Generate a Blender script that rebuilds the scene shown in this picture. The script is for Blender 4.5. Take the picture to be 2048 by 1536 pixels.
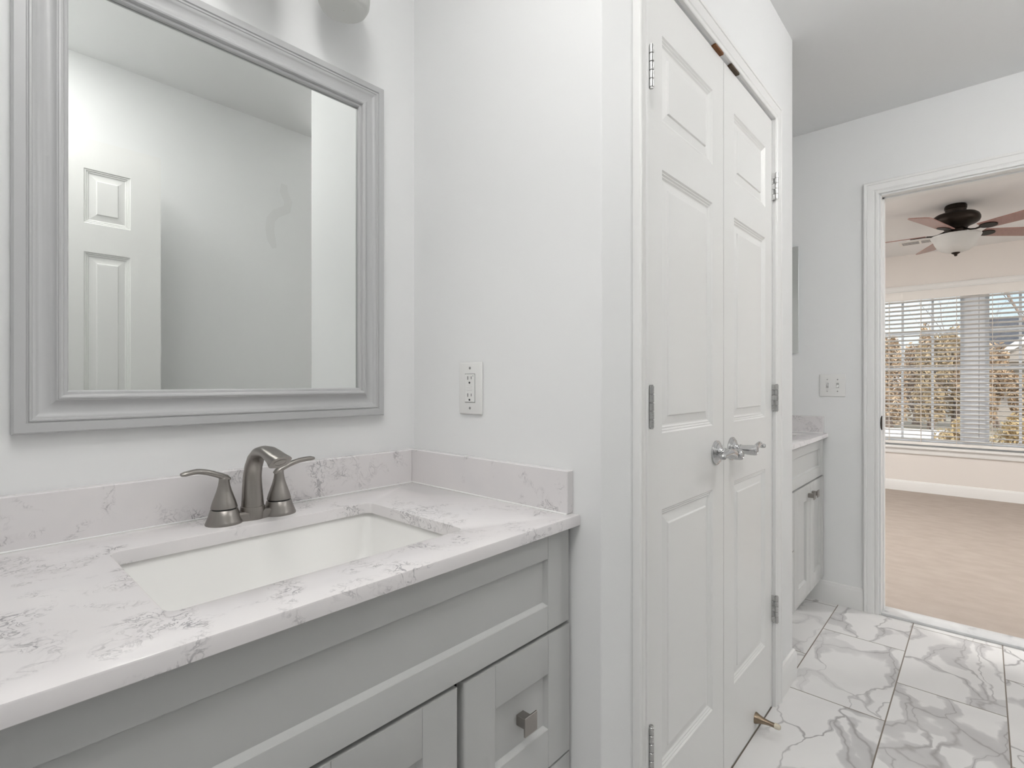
import bpy, bmesh, math, random
from mathutils import Vector, Matrix

# ------------------------------------------------------------------ scene, camera, light, exposure
S = bpy.context.scene
C = S.collection
for o in list(bpy.data.objects):
    bpy.data.objects.remove(o)
EYE = 1.137                        # camera height above the tiles
cd = bpy.data.cameras.new('camera')
cam = bpy.data.objects.new('camera', cd); C.objects.link(cam)
cd.sensor_width = 36.0; cd.sensor_fit = 'HORIZONTAL'
cd.lens = 1035.0 / 2048.0 * 36.0
cd.shift_y = -3.0 / 2048.0
cd.clip_start = 0.02; cd.clip_end = 300
cam.location = (0, 0, EYE)
cam.rotation_euler = (math.radians(90), 0, math.radians(42.3 - 90))
S.camera = cam

S.view_settings.view_transform = 'Standard'
S.view_settings.look = 'None'
S.view_settings.gamma = 1.0
S.view_settings.use_curve_mapping = False
S.view_settings.exposure = 0.9

W = bpy.data.worlds.new('World'); S.world = W
W.use_nodes = True
wn = W.node_tree; wn.nodes.clear()
sky = wn.nodes.new('ShaderNodeTexSky')
try:
    sky.sky_type = 'NISHITA'
    sky.sun_disc = False
    sky.sun_elevation = math.radians(38); sky.sun_rotation = math.radians(250)
    sky.air_density = 1.0; sky.dust_density = 3.0; sky.ozone_density = 1.5
except Exception:
    pass
SKY_STRENGTH = 0.12
bg = wn.nodes.new('ShaderNodeBackground'); bg.inputs['Strength'].default_value = SKY_STRENGTH
wo = wn.nodes.new('ShaderNodeOutputWorld')
# thin cloud cover over the blue
tcw = wn.nodes.new('ShaderNodeTexCoord')
nzw = wn.nodes.new('ShaderNodeTexNoise'); nzw.inputs['Scale'].default_value = 5.0; nzw.inputs['Detail'].default_value = 5
rpw = wn.nodes.new('ShaderNodeValToRGB')
rpw.color_ramp.elements[0].position = 0.36; rpw.color_ramp.elements[0].color = (0.2, 0.2, 0.2, 1)
rpw.color_ramp.elements[1].position = 0.62; rpw.color_ramp.elements[1].color = (1, 1, 1, 1)
mxw = wn.nodes.new('ShaderNodeMixRGB'); mxw.inputs['Color2'].default_value = (6.2, 6.4, 6.8, 1)
wn.links.new(tcw.outputs['Generated'], nzw.inputs['Vector'])
wn.links.new(nzw.outputs['Fac'], rpw.inputs['Fac'])
wn.links.new(rpw.outputs['Color'], mxw.inputs['Fac'])
wn.links.new(sky.outputs['Color'], mxw.inputs['Color1'])
wn.links.new(mxw.outputs['Color'], bg.inputs['Color'])
wn.links.new(bg.outputs['Background'], wo.inputs['Surface'])

sd = bpy.data.lights.new('sun', 'SUN'); sd.energy = 1.5; sd.angle = math.radians(4); sd.color = (1.0, 0.95, 0.87)
sun = bpy.data.objects.new('sun', sd); C.objects.link(sun)
sun.location = (0, 0, 8)
sun.rotation_euler = (math.radians(48), 0, math.radians(-60))

# emission of the added fill lights (used by their builder further down)
FILL = dict(vanity=10.5, counter=8.6, passage=19.0, alcove=5.0, hall=9.0, bedroom=78.0)

# ------------------------------------------------------------------ helpers
ORG = {}

class MB:
    """collects geometry in world coordinates; build() links it as one mesh object"""
    def __init__(self):
        self.bm = bmesh.new()
    def face(self, pts):
        vs = [self.bm.verts.new(p) for p in pts]
        return self.bm.faces.new(vs)
    def box(self, x0, x1, y0, y1, z0, z1, bev=0.0, seg=2):
        r = bmesh.ops.create_cube(self.bm, size=1.0)
        vs = r['verts']
        for v in vs:
            v.co = Vector(((x0 + x1) / 2 + v.co.x * (x1 - x0), (y0 + y1) / 2 + v.co.y * (y1 - y0), (z0 + z1) / 2 + v.co.z * (z1 - z0)))
        if bev > 0:
            es = list({e for v in vs for e in v.link_edges})
            bmesh.ops.bevel(self.bm, geom=es, offset=bev, segments=seg, profile=0.5, affect='EDGES')
        return self
    def prism(self, poly, axis, a, b):
        """extrude a 2D polygon; axis 'z': (x,y), axis 'x': (y,z), axis 'y': (x,z)"""
        def P(u, v, t):
            return {'z': (u, v, t), 'x': (t, u, v), 'y': (u, t, v)}[axis]
        A = [self.bm.verts.new(P(u, v, a)) for u, v in poly]
        B = [self.bm.verts.new(P(u, v, b)) for u, v in poly]
        n = len(poly)
        for i in range(n):
            self.bm.faces.new((A[i], A[(i + 1) % n], B[(i + 1) % n], B[i]))
        self.bm.faces.new(A[::-1]); self.bm.faces.new(B)
        return self
    def loops(self, rings, close=True, cap0=True, cap1=True):
        """skin a list of rings of points"""
        L = [[self.bm.verts.new(p) for p in r] for r in rings]
        n = len(L[0])
        for k in range(len(L) - 1):
            for i in range(n if close else n - 1):
                j = (i + 1) % n
                self.bm.faces.new((L[k][i], L[k][j], L[k + 1][j], L[k + 1][i]))
        if cap0 and close: self.bm.faces.new(L[0][::-1])
        if cap1 and close: self.bm.faces.new(L[-1])
        return self
    def lathe(self, prof, center, axis='z', seg=32, cap0=True, cap1=True, sx=1.0):
        """prof: list of (radius, height along axis)"""
        c = Vector(center); rings = []
        for r, h in prof:
            ring = []
            for i in range(seg):
                a = 2 * math.pi * i / seg
                u, v = r * math.cos(a) * sx, r * math.sin(a)
                ring.append(c + {'z': Vector((u, v, h)), 'y': Vector((u, h, v)), 'x': Vector((h, u, v))}[axis])
            rings.append(ring)
        return self.loops(rings, True, cap0, cap1)
    def tube(self, path, rad, seg=12, side=None):
        """path of points; rad: number or list of numbers or of (lateral, normal) pairs; side fixes the lateral axis"""
        P = [Vector(p) for p in path]; n = len(P); rings = []
        prev = None
        for i in range(n):
            t = (P[min(i + 1, n - 1)] - P[max(i - 1, 0)]).normalized()
            if side is not None:
                s = Vector(side); s = (s - t * s.dot(t)).normalized()
            else:
                ref = prev if prev is not None else (Vector((0, 0, 1)) if abs(t.z) < 0.9 else Vector((1, 0, 0)))
                s = (ref - t * ref.dot(t)).normalized(); prev = s
            m = t.cross(s)
            r = rad[i] if isinstance(rad, (list, tuple)) else rad
            ra, rb = r if isinstance(r, (list, tuple)) else (r, r)
            rings.append([P[i] + s * (ra * math.cos(2 * math.pi * k / seg)) + m * (rb * math.sin(2 * math.pi * k / seg)) for k in range(seg)])
        return self.loops(rings)
    def build(self, name, mat, parent=None, smooth=35, loc=None, recalc=True):
        bm = self.bm
        if recalc:
            bmesh.ops.recalc_face_normals(bm, faces=bm.faces[:])
        off = Vector(loc) if loc is not None else (ORG[parent.name] if parent is not None else Vector((0, 0, 0)))
        for v in bm.verts: v.co -= off
        me = bpy.data.meshes.new(name); bm.to_mesh(me); bm.free()
        me.materials.append(mat)
        if smooth:
            for p in me.polygons: p.use_smooth = True
            me.set_sharp_from_angle(angle=math.radians(smooth))
        o = bpy.data.objects.new(name, me); C.objects.link(o)
        if parent is not None: o.parent = parent
        elif loc is not None: o.location = loc
        ORG[o.name] = off
        return o

def thing(name, label, cat, loc=(0, 0, 0), group=None):
    o = bpy.data.objects.new(name, None); C.objects.link(o)
    o.empty_display_size = 0.05
    o.location = loc; ORG[o.name] = Vector(loc)
    o['label'] = label; o['category'] = cat
    if group: o['group'] = group
    return o
def tag(o, label, cat, group=None, kind=None):
    o['label'] = label; o['category'] = cat
    if group: o['group'] = group
    if kind: o['kind'] = kind
    return o
def struct(o, label, cat):
    return tag(o, label, cat, kind='structure')

# ------------------------------------------------------------------ materials
def mat_new(name):
    m = bpy.data.materials.new(name); m.use_nodes = True
    nt = m.node_tree; nt.nodes.clear()
    out = nt.nodes.new('ShaderNodeOutputMaterial')
    b = nt.nodes.new('ShaderNodeBsdfPrincipled')
    nt.links.new(b.outputs['BSDF'], out.inputs['Surface'])
    return m, nt, b
def N(nt, typ, **kw):
    n = nt.nodes.new(typ)
    for k, v in kw.items():
        if k in n.inputs: n.inputs[k].default_value = v
        else: setattr(n, k, v)
    return n
def coords(nt, kind='Object', scale=(1, 1, 1), loc=(0, 0, 0), rot=(0, 0, 0)):
    tc = nt.nodes.new('ShaderNodeTexCoord'); mp = nt.nodes.new('ShaderNodeMapping')
    mp.inputs['Scale'].default_value = scale; mp.inputs['Location'].default_value = loc; mp.inputs['Rotation'].default_value = rot
    nt.links.new(tc.outputs[kind], mp.inputs['Vector'])
    return mp.outputs['Vector']
def bump(nt, b, height, strength=0.1, dist=0.001):
    bp = N(nt, 'ShaderNodeBump', Strength=strength, Distance=dist)
    nt.links.new(height, bp.inputs['Height']); nt.links.new(bp.outputs['Normal'], b.inputs['Normal'])
def ramp(nt, fac, stops):
    r = nt.nodes.new('ShaderNodeValToRGB')
    e = r.color_ramp.elements
    while len(e) < len(stops): e.new(0.5)
    for i, (p, c) in enumerate(stops):
        e[i].position = p; e[i].color = (c, c, c, 1) if not isinstance(c, tuple) else (*c, 1)
    nt.links.new(fac, r.inputs['Fac'])
    return r.outputs['Color']
def mixc(nt, fac, a, b, mode='MIX'):
    m = nt.nodes.new('ShaderNodeMixRGB'); m.blend_type = mode
    for s, v in (('Fac', fac), ('Color1', a), ('Color2', b)):
        if isinstance(v, (int, float)): m.inputs[s].default_value = v
        elif isinstance(v, tuple): m.inputs[s].default_value = (*v, 1)
        else: nt.links.new(v, m.inputs[s])
    return m.outputs['Color']
def math_(nt, op, a, b=0.0):
    m = nt.nodes.new('ShaderNodeMath'); m.operation = op
    for i, v in enumerate((a, b)):
        if isinstance(v, (int, float)): m.inputs[i].default_value = v
        else: nt.links.new(v, m.inputs[i])
    return m.outputs[0]

def paint(name, col, rough=0.5, bscale=180.0, bstr=0.06, var=0.015, spec=0.4):
    m, nt, b = mat_new(name)
    v = coords(nt)
    n1 = N(nt, 'ShaderNodeTexNoise', Scale=2.2, Detail=3.0); nt.links.new(v, n1.inputs['Vector'])
    c = mixc(nt, n1.outputs['Fac'], tuple(x * (1 - var) for x in col), tuple(min(1, x * (1 + var)) for x in col))
    nt.links.new(c, b.inputs['Base Color'])
    b.inputs['Roughness'].default_value = rough
    b.inputs['Specular IOR Level'].default_value = spec
    n2 = N(nt, 'ShaderNodeTexNoise', Scale=bscale, Detail=2.0); nt.links.new(v, n2.inputs['Vector'])
    bump(nt, b, n2.outputs['Fac'], bstr, 0.001)
    return m
def metal(name, col, rough, aniso=True):
    m, nt, b = mat_new(name)
    b.inputs['Base Color'].default_value = (*col, 1); b.inputs['Metallic'].default_value = 1.0
    b.inputs['Roughness'].default_value = rough
    if aniso:
        v = coords(nt, scale=(30, 30, 600))
        n = N(nt, 'ShaderNodeTexNoise', Scale=6.0, Detail=2.0); nt.links.new(v, n.inputs['Vector'])
        nt.links.new(ramp(nt, n.outputs['Fac'], [(0.3, rough * 0.85), (0.7, rough * 1.2)]), b.inputs['Roughness'])
    return m

M = {}
M['wall'] = paint('wall_paint', (0.87, 0.877, 0.877), 0.55)
M['smudge'] = paint('wall_smudge', (0.815, 0.82, 0.815), 0.7)
M['ceil'] = paint('ceiling_paint', (0.86, 0.865, 0.865), 0.75)
M['trim'] = paint('trim_paint', (0.87, 0.87, 0.86), 0.32, bstr=0.03, spec=0.5)
M['beige'] = paint('bedroom_wall_paint', (0.84, 0.80, 0.765), 0.6)
M['cab'] = paint('cabinet_grey_paint', (0.57, 0.575, 0.567), 0.38, bscale=300, bstr=0.03, spec=0.45)
M['gapshade'] = paint('front_gap_shade', (0.05, 0.05, 0.05), 0.7)  # near-black that paints the shade in the gaps between cabinet fronts
M['frame'] = paint('mirror_frame_paint', (0.53, 0.535, 0.54), 0.38, bscale=260, bstr=0.05, spec=0.45)
M['plate'] = paint('white_plastic', (0.86, 0.86, 0.845), 0.3, bstr=0.0, spec=0.5)
M['slot'] = paint('dark_slot', (0.03, 0.03, 0.03), 0.6)
M['porcelain'] = paint('porcelain', (0.93, 0.925, 0.905), 0.12, bstr=0.0, var=0.004, spec=0.5)
M['nickel'] = metal('brushed_nickel', (0.34, 0.32, 0.30), 0.36)
M['chrome'] = metal('chrome', (0.56, 0.56, 0.565), 0.08, False)
M['steel'] = metal('satin_hinge_steel', (0.52, 0.52, 0.515), 0.25)
M['bronze'] = metal('dark_bronze', (0.035, 0.028, 0.024), 0.42)
M['brass'] = metal('antique_brass', (0.28, 0.22, 0.16), 0.35)
M['rubber'] = paint('cream_rubber', (0.72, 0.66, 0.54), 0.6, bstr=0.0)
M['rawwood'] = paint('bare_wood', (0.20, 0.085, 0.035), 0.8)
M['rawdark'] = paint('bare_wood_dark', (0.085, 0.06, 0.04), 0.8)
M['white'] = paint('window_vinyl', (0.85, 0.89, 0.94), 0.35, bstr=0.0)
M['slat'] = paint('blind_slat', (0.88, 0.86, 0.83), 0.45, bstr=0.0)
M['greyplastic'] = paint('grey_plastic', (0.42, 0.42, 0.41), 0.5, bstr=0.0)
M['caulk'] = paint('white_caulk', (0.92, 0.92, 0.91), 0.4, bstr=0.0)
M['cord'] = paint('blind_cord', (0.78, 0.72, 0.66), 0.8, bstr=0.0)
M['cordgrey'] = paint('blind_cord_grey', (0.22, 0.22, 0.23), 0.8, bstr=0.0)

def door_paint():
    m, nt, b = mat_new('moulded_door_paint')
    b.inputs['Base Color'].default_value = (0.86, 0.86, 0.845, 1); b.inputs['Roughness'].default_value = 0.36
    v = coords(nt, scale=(1, 1, 1))
    w = N(nt, 'ShaderNodeTexWave', Scale=14.0, Distortion=9.0, Detail=3.0)
    w.inputs['Detail Scale'].default_value = 0.8
    w.wave_type = 'BANDS'; w.bands_direction = 'Z'
    v2 = coords(nt, scale=(0.9, 0.9, 0.9))
    n = N(nt, 'ShaderNodeTexNoise', Scale=260.0, Detail=2.0)
    v3 = coords(nt, scale=(1, 1, 0.12)); nt.links.new(v3, n.inputs['Vector'])
    bump(nt, b, n.outputs['Fac'], 0.10, 0.001)
    return m
M['door'] = door_paint()

def quartz():
    m, nt, b = mat_new('veined_quartz')
    v = coords(nt)
    # fine dark squiggles that come and go in clusters
    n1 = N(nt, 'ShaderNodeTexNoise', Scale=46.0, Detail=5.0, Distortion=1.3); nt.links.new(v, n1.inputs['Vector'])
    n1.inputs['Roughness'].default_value = 0.55
    line = ramp(nt, math_(nt, 'ABSOLUTE', math_(nt, 'SUBTRACT', n1.outputs['Fac'], 0.5)), [(0.0, 1.0), (0.040, 0.0)])
    n2 = N(nt, 'ShaderNodeTexNoise', Scale=12.0, Detail=3.0, Distortion=0.8); nt.links.new(v, n2.inputs['Vector'])
    mask = ramp(nt, n2.outputs['Fac'], [(0.515, 0.0), (0.69, 1.0)])
    vein = math_(nt, 'MULTIPLY', line, mask)
    # pale, wide clouds
    n3 = N(nt, 'ShaderNodeTexNoise', Scale=5.0, Detail=6.0, Distortion=1.0); nt.links.new(v, n3.inputs['Vector'])
    cloud = ramp(nt, n3.outputs['Fac'], [(0.35, 0.0), (0.7, 1.0)])
    base = mixc(nt, cloud, (0.835, 0.808, 0.808), (0.795, 0.775, 0.782))
    n4 = N(nt, 'ShaderNodeTexNoise', Scale=16.0, Detail=5.0, Distortion=1.4); nt.links.new(v, n4.inputs['Vector'])
    soft = ramp(nt, math_(nt, 'ABSOLUTE', math_(nt, 'SUBTRACT', n4.outputs['Fac'], 0.5)), [(0.0, 1.0), (0.05, 0.0)])
    base = mixc(nt, math_(nt, 'MULTIPLY', math_(nt, 'MULTIPLY', soft, mask), 0.35), base, (0.52, 0.49, 0.49))
    col = mixc(nt, math_(nt, 'MULTIPLY', vein, 0.85), base, (0.21, 0.20, 0.22))
    nt.links.new(col, b.inputs['Base Color'])
    b.inputs['Roughness'].default_value = 0.16
    return m
M['quartz'] = quartz()

def tiles():
    m, nt, b = mat_new('marble_tile_floor')
    TX0, TY0 = -0.617, 0.2425 - 0.305 * 8
    tc = nt.nodes.new('ShaderNodeTexCoord')
    mp = nt.nodes.new('ShaderNodeMapping'); mp.inputs['Location'].default_value = (-TX0, -TY0, 0)
    nt.links.new(tc.outputs['Object'], mp.inputs['Vector'])
    v = mp.outputs['Vector']
    br = N(nt, 'ShaderNodeTexBrick', Scale=1.0)
    br.offset = 0.5; br.offset_frequency = 2; br.squash = 1.0
    br.inputs['Color1'].default_value = (0, 0, 0, 1); br.inputs['Color2'].default_value = (1, 1, 1, 1)
    br.inputs['Mortar Size'].default_value = 0.0020; br.inputs['Mortar Smooth'].default_value = 0.0
    br.inputs['Brick Width'].default_value = 0.61; br.inputs['Row Height'].default_value = 0.305
    nt.links.new(v, br.inputs['Vector'])
    rnd = br.outputs['Color']
    offs = N(nt, 'ShaderNodeVectorMath', operation='MULTIPLY'); offs.inputs[1].default_value = (37.0, 53.0, 71.0)
    nt.links.new(rnd, offs.inputs[0])
    add = N(nt, 'ShaderNodeVectorMath', operation='ADD'); nt.links.new(v, add.inputs[0]); nt.links.new(offs.outputs[0], add.inputs[1])
    # warp
    nz = N(nt, 'ShaderNodeTexNoise', Scale=3.6, Detail=4.0); nt.links.new(add.outputs[0], nz.inputs['Vector'])
    wv = N(nt, 'ShaderNodeVectorMath', operation='SUBTRACT'); wv.inputs[1].default_value = (0.5, 0.5, 0.5); nt.links.new(nz.outputs['Color'], wv.inputs[0])
    ws = N(nt, 'ShaderNodeVectorMath', operation='SCALE'); ws.inputs['Scale'].default_value = 0.34; nt.links.new(wv.outputs[0], ws.inputs[0])
    a2 = N(nt, 'ShaderNodeVectorMath', operation='ADD'); nt.links.new(add.outputs[0], a2.inputs[0]); nt.links.new(ws.outputs[0], a2.inputs[1])
    rot = nt.nodes.new('ShaderNodeMapping'); rot.inputs['Rotation'].default_value = (0, 0, 0.75); rot.inputs['Scale'].default_value = (2.6, 6.2, 1.0)
    nt.links.new(a2.outputs[0], rot.inputs['Vector'])
    vo = N(nt, 'ShaderNodeTexVoronoi', Scale=1.0); vo.feature = 'DISTANCE_TO_EDGE'; vo.voronoi_dimensions = '3D'
    nt.links.new(rot.outputs['Vector'], vo.inputs['Vector'])
    n5 = N(nt, 'ShaderNodeTexNoise', Scale=4.2, Detail=3.0); nt.links.new(add.outputs[0], n5.inputs['Vector'])
    wid = ramp(nt, n5.outputs['Fac'], [(0.42, 0.008), (0.66, 0.17)])
    wide = nt.nodes.new('ShaderNodeMapRange'); wide.inputs['From Min'].default_value = 0.0
    nt.links.new(vo.outputs['Distance'], wide.inputs['Value'])
    nt.links.new(math_(nt, 'ADD', wid, 0.012), wide.inputs['From Max'])
    wide.inputs['To Min'].default_value = 1.0; wide.inputs['To Max'].default_value = 0.0
    n6 = N(nt, 'ShaderNodeTexNoise', Scale=1.6, Detail=2.0); nt.links.new(add.outputs[0], n6.inputs['Vector'])
    gate = ramp(nt, n6.outputs['Fac'], [(0.34, 0.06), (0.54, 1.0)])
    thin = ramp(nt, vo.outputs['Distance'], [(0.0, 1.0), (0.018, 0.0)])
    base = (0.66, 0.65, 0.64)
    n7 = N(nt, 'ShaderNodeTexNoise', Scale=2.4, Detail=6.0, Distortion=1.2); nt.links.new(add.outputs[0], n7.inputs['Vector'])
    c = mixc(nt, ramp(nt, n7.outputs['Fac'], [(0.35, 0.0), (0.75, 1.0)]), (0.87, 0.86, 0.85), (0.80, 0.79, 0.785))
    wf = ramp(nt, wide.outputs['Result'], [(0.05, 0.0), (0.35, 0.8), (1.0, 1.0)])
    c = mixc(nt, math_(nt, 'MULTIPLY', math_(nt, 'MULTIPLY', wf, gate), 0.62), c, (0.40, 0.39, 0.395))
    c = mixc(nt, math_(nt, 'MULTIPLY', math_(nt, 'MULTIPLY', thin, gate), 0.6), c, (0.25, 0.23, 0.23))
    c = mixc(nt, br.outputs['Fac'], c, (0.22, 0.185, 0.15))
    nt.links.new(c, b.inputs['Base Color'])
    b.inputs['Roughness'].default_value = 0.3
    inv = math_(nt, 'SUBTRACT', 1.0, br.outputs['Fac'])
    bump(nt, b, inv, 0.4, 0.001)
    return m
M['tile'] = tiles()

def saddle():
    m, nt, b = mat_new('marble_saddle')
    v = coords(nt)
    n = N(nt, 'ShaderNodeTexNoise', Scale=7.0, Detail=6.0, Distortion=1.5); nt.links.new(v, n.inputs['Vector'])
    c = ramp(nt, n.outputs['Fac'], [(0.35, (0.74, 0.745, 0.75)), (0.6, (0.68, 0.69, 0.70)), (0.75, (0.5, 0.5, 0.52))])
    nt.links.new(c, b.inputs['Base Color']); b.inputs['Roughness'].default_value = 0.25
    return m
M['saddle'] = saddle()

def carpet():
    m, nt, b = mat_new('beige_carpet')
    v = coords(nt)
    n1 = N(nt, 'ShaderNodeTexNoise', Scale=420.0, Detail=3.0); nt.links.new(v, n1.inputs['Vector'])
    v2 = coords(nt, scale=(3.4, 2.0, 1)); n2 = N(nt, 'ShaderNodeTexNoise', Scale=4.0, Detail=5.0); nt.links.new(v2, n2.inputs['Vector'])
    c = mixc(nt, ramp(nt, n2.outputs['Fac'], [(0.35, 0.0), (0.7, 1.0)]), (0.455, 0.395, 0.348), (0.505, 0.448, 0.40))
    c = mixc(nt, math_(nt, 'MULTIPLY', ramp(nt, n1.outputs['Fac'], [(0.4, 0.0), (0.7, 1.0)]), 0.25), c, (0.46, 0.37, 0.30))
    nt.links.new(c, b.inputs['Base Color']); b.inputs['Roughness'].default_value = 0.95
    b.inputs['Specular IOR Level'].default_value = 0.1
    bump(nt, b, n1.outputs['Fac'], 0.6, 0.004)
    return m
M['carpet'] = carpet()

def mirror_glass():
    m, nt, b = mat_new('mirror_silver')
    b.inputs['Base Color'].default_value = (0.84, 0.86, 0.845, 1); b.inputs['Metallic'].default_value = 1.0; b.inputs['Roughness'].default_value = 0.0
    return m
M['mirror'] = mirror_glass()
def pane():
    m = bpy.data.materials.new('window_glass'); m.use_nodes = True; nt = m.node_tree; nt.nodes.clear()
    out = nt.nodes.new('ShaderNodeOutputMaterial'); t = nt.nodes.new('ShaderNodeBsdfTransparent'); g = nt.nodes.new('ShaderNodeBsdfGlossy')
    t.inputs['Color'].default_value = (0.95, 0.97, 0.97, 1); g.inputs['Roughness'].default_value = 0.02
    fr = nt.nodes.new('ShaderNodeFresnel'); fr.inputs['IOR'].default_value = 1.45
    mx = nt.nodes.new('ShaderNodeMixShader')
    nt.links.new(fr.outputs['Fac'], mx.inputs['Fac']); nt.links.new(t.outputs[0], mx.inputs[1]); nt.links.new(g.outputs[0], mx.inputs[2])
    nt.links.new(mx.outputs[0], out.inputs['Surface'])
    return m
M['glass'] = pane()
def frosted():
    m = bpy.data.materials.new('frosted_white_glass'); m.use_nodes = True; nt = m.node_tree; nt.nodes.clear()
    out = nt.nodes.new('ShaderNodeOutputMaterial')
    d = nt.nodes.new('ShaderNodeBsdfDiffuse'); t = nt.nodes.new('ShaderNodeBsdfTranslucent'); g = nt.nodes.new('ShaderNodeBsdfGlossy'); g.inputs['Roughness'].default_value = 0.25
    v = coords(nt); n = N(nt, 'ShaderNodeTexNoise', Scale=14.0, Detail=4.0, Distortion=1.0); nt.links.new(v, n.inputs['Vector'])
    c = mixc(nt, n.outputs['Fac'], (0.90, 0.905, 0.89), (0.95, 0.95, 0.94))
    nt.links.new(c, d.inputs['Color']); nt.links.new(c, t.inputs['Color'])
    m1 = nt.nodes.new('ShaderNodeMixShader'); m1.inputs['Fac'].default_value = 0.6
    nt.links.new(d.outputs[0], m1.inputs[1]); nt.links.new(t.outputs[0], m1.inputs[2])
    m2 = nt.nodes.new('ShaderNodeMixShader'); m2.inputs['Fac'].default_value = 0.06
    nt.links.new(m1.outputs[0], m2.inputs[1]); nt.links.new(g.outputs[0], m2.inputs[2])
    nt.links.new(m2.outputs[0], out.inputs['Surface'])
    return m
M['frosted'] = frosted()
def fillmat(name, strength, col=(1, 0.985, 0.96)):
    m = bpy.data.materials.new(name); m.use_nodes = True; nt = m.node_tree; nt.nodes.clear()
    out = nt.nodes.new('ShaderNodeOutputMaterial'); e = nt.nodes.new('ShaderNodeEmission')
    e.inputs['Color'].default_value = (*col, 1); e.inputs['Strength'].default_value = strength
    nt.links.new(e.outputs[0], out.inputs['Surface'])
    return m
def wood_blade():
    m, nt, b = mat_new('cherry_blade')
    v = coords(nt, scale=(6, 60, 6)); n = N(nt, 'ShaderNodeTexNoise', Scale=2.0, Detail=4.0); nt.links.new(v, n.inputs['Vector'])
    nt.links.new(mixc(nt, n.outputs['Fac'], (0.27, 0.14, 0.12), (0.36, 0.21, 0.18)), b.inputs['Base Color'])
    b.inputs['Roughness'].default_value = 0.3
    return m
M['blade'] = wood_blade()
def leafy(name, c1, c2):
    m, nt, b = mat_new(name)
    v = coords(nt); n = N(nt, 'ShaderNodeTexNoise', Scale=3.5, Detail=3.0); nt.links.new(v, n.inputs['Vector'])
    nt.links.new(mixc(nt, ramp(nt, n.outputs['Fac'], [(0.3, 0.0), (0.7, 1.0)]), c1, c2), b.inputs['Base Color'])
    b.inputs['Roughness'].default_value = 0.8
    return m
M['tan'] = leafy('dry_tan_leaves', (0.42, 0.29, 0.18), (0.58, 0.44, 0.30))
M['olive'] = leafy('olive_leaves', (0.38, 0.28, 0.16), (0.56, 0.44, 0.28))
M['gold'] = leafy('golden_leaves', (0.48, 0.35, 0.18), (0.62, 0.48, 0.28))
M['bark'] = leafy('grey_bark', (0.20, 0.15, 0.12), (0.32, 0.25, 0.21))
M['lawn'] = leafy('winter_lawn', (0.34, 0.30, 0.22), (0.50, 0.45, 0.36))
M['paver'] = leafy('pale_paving', (0.72, 0.72, 0.73), (0.80, 0.80, 0.81))
M['roof'] = leafy('dark_shingle', (0.055, 0.06, 0.075), (0.09, 0.095, 0.11))
M['siding'] = paint('house_siding', (0.42, 0.38, 0.35), 0.7)
M['housetrim'] = paint('house_trim_white', (0.8, 0.8, 0.8), 0.5)

# ------------------------------------------------------------------ room dimensions (metres)
YB = 1.137      # wall with the mirror
XO = 0.856      # short wall with the outlet
YC = 0.545      # face of the closet wall
XE = 2.212      # end of the closet block
XF = 3.09       # wall with the doorway
XG = 3.205      # its bedroom side
YO = -0.42      # wall opposite the mirror
XL = -0.075      # wall behind the camera
XB = 6.74       # bedroom wall with the window
ZC = 2.46       # ceiling
CT = 0.874      # counter top

# ------------------------------------------------------------------ shell
b = MB(); b.box(XL - 0.12, XG + 0.1, YB, YB + 0.11, 0, ZC)
struct(b.build('wall_back', M['wall']), 'white painted wall behind the framed mirror and sink counter', 'wall')

R = 0.004
def rc(x, y, sx, sy):      # three points of a rounded outside corner
    k = R * 0.293
    return [(x + sx * R, y), (x + sx * k, y + sy * k), (x, y + sy * R)]
JL, JR, JT = 1.031, 1.957, 2.058
b = MB()
b.prism([(XO, YB)] + rc(XO, YC, 1, 1)[::-1] + [(JL, YC), (JL, YC + 0.1), (XO + 0.1, YC + 0.1), (XO + 0.1, YB)], 'z', 0, ZC)
b.prism([(JR, YC)] + rc(XE, YC, -1, 1) + [(XE, YB), (XE - 0.1, YB), (XE - 0.1, YC + 0.1), (JR, YC + 0.1)], 'z', 0, ZC)
b.box(JL, JR, YC, YC + 0.1, JT, ZC)
struct(b.build('wall_right', M['wall'], smooth=50), 'white closet block wall with the outlet on its side and the double doors in its face', 'wall')

DY0, DY1, DZ = -0.385, 0.372, 2.057      # doorway to the bedroom
b = MB()
b.box(XF, XG, DY1, 2.7, 0, ZC); b.box(XF, XG, -2.7, DY0, 0, ZC); b.box(XF, XG, DY0, DY1, DZ, ZC)
struct(b.build('wall_far', M['wall']), 'white wall at the end of the bathroom with the open doorway', 'wall')

AX = 1.42      # beyond this an unseen alcove is added to light the closet doors frontally
b = MB(); b.box(XL - 0.12, AX, YO - 0.11, YO, 0, ZC); b.box(AX - 0.11, AX, -2.2, YO - 0.11, 0, ZC)
wop = struct(b.build('wall_opposite', M['wall']), 'white wall facing the mirror, seen only as its reflection', 'wall')
b = MB(); sp_ = [(1.192, 2.166), (1.190, 2.126), (1.213, 2.080), (1.206, 2.039), (1.149, 2.004), (1.123, 1.967), (1.118, 1.915), (1.126, 1.866), (1.141, 1.825)]
b.tube([(x, YO, z) for x, z in sp_], [(0.016, 0.0006)] + [(0.022, 0.0006)] * 7 + [(0.012, 0.0006)], 12, side=(1, 0, 0))
o = b.build('paint_smudge', M['smudge'], wop); o['label'] = 'faint grey wavy smudge on the wall'

b = MB()
b.box(XL - 0.12, XL, YO, -0.21, 0, ZC); b.box(XL - 0.12, XL, 0.56, YB, 0, ZC); b.box(XL - 0.12, XL, -0.21, 0.56, 2.06, ZC)
struct(b.build('wall_left', M['wall']), 'white wall with the entry doorway at the camera side', 'wall')

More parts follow.
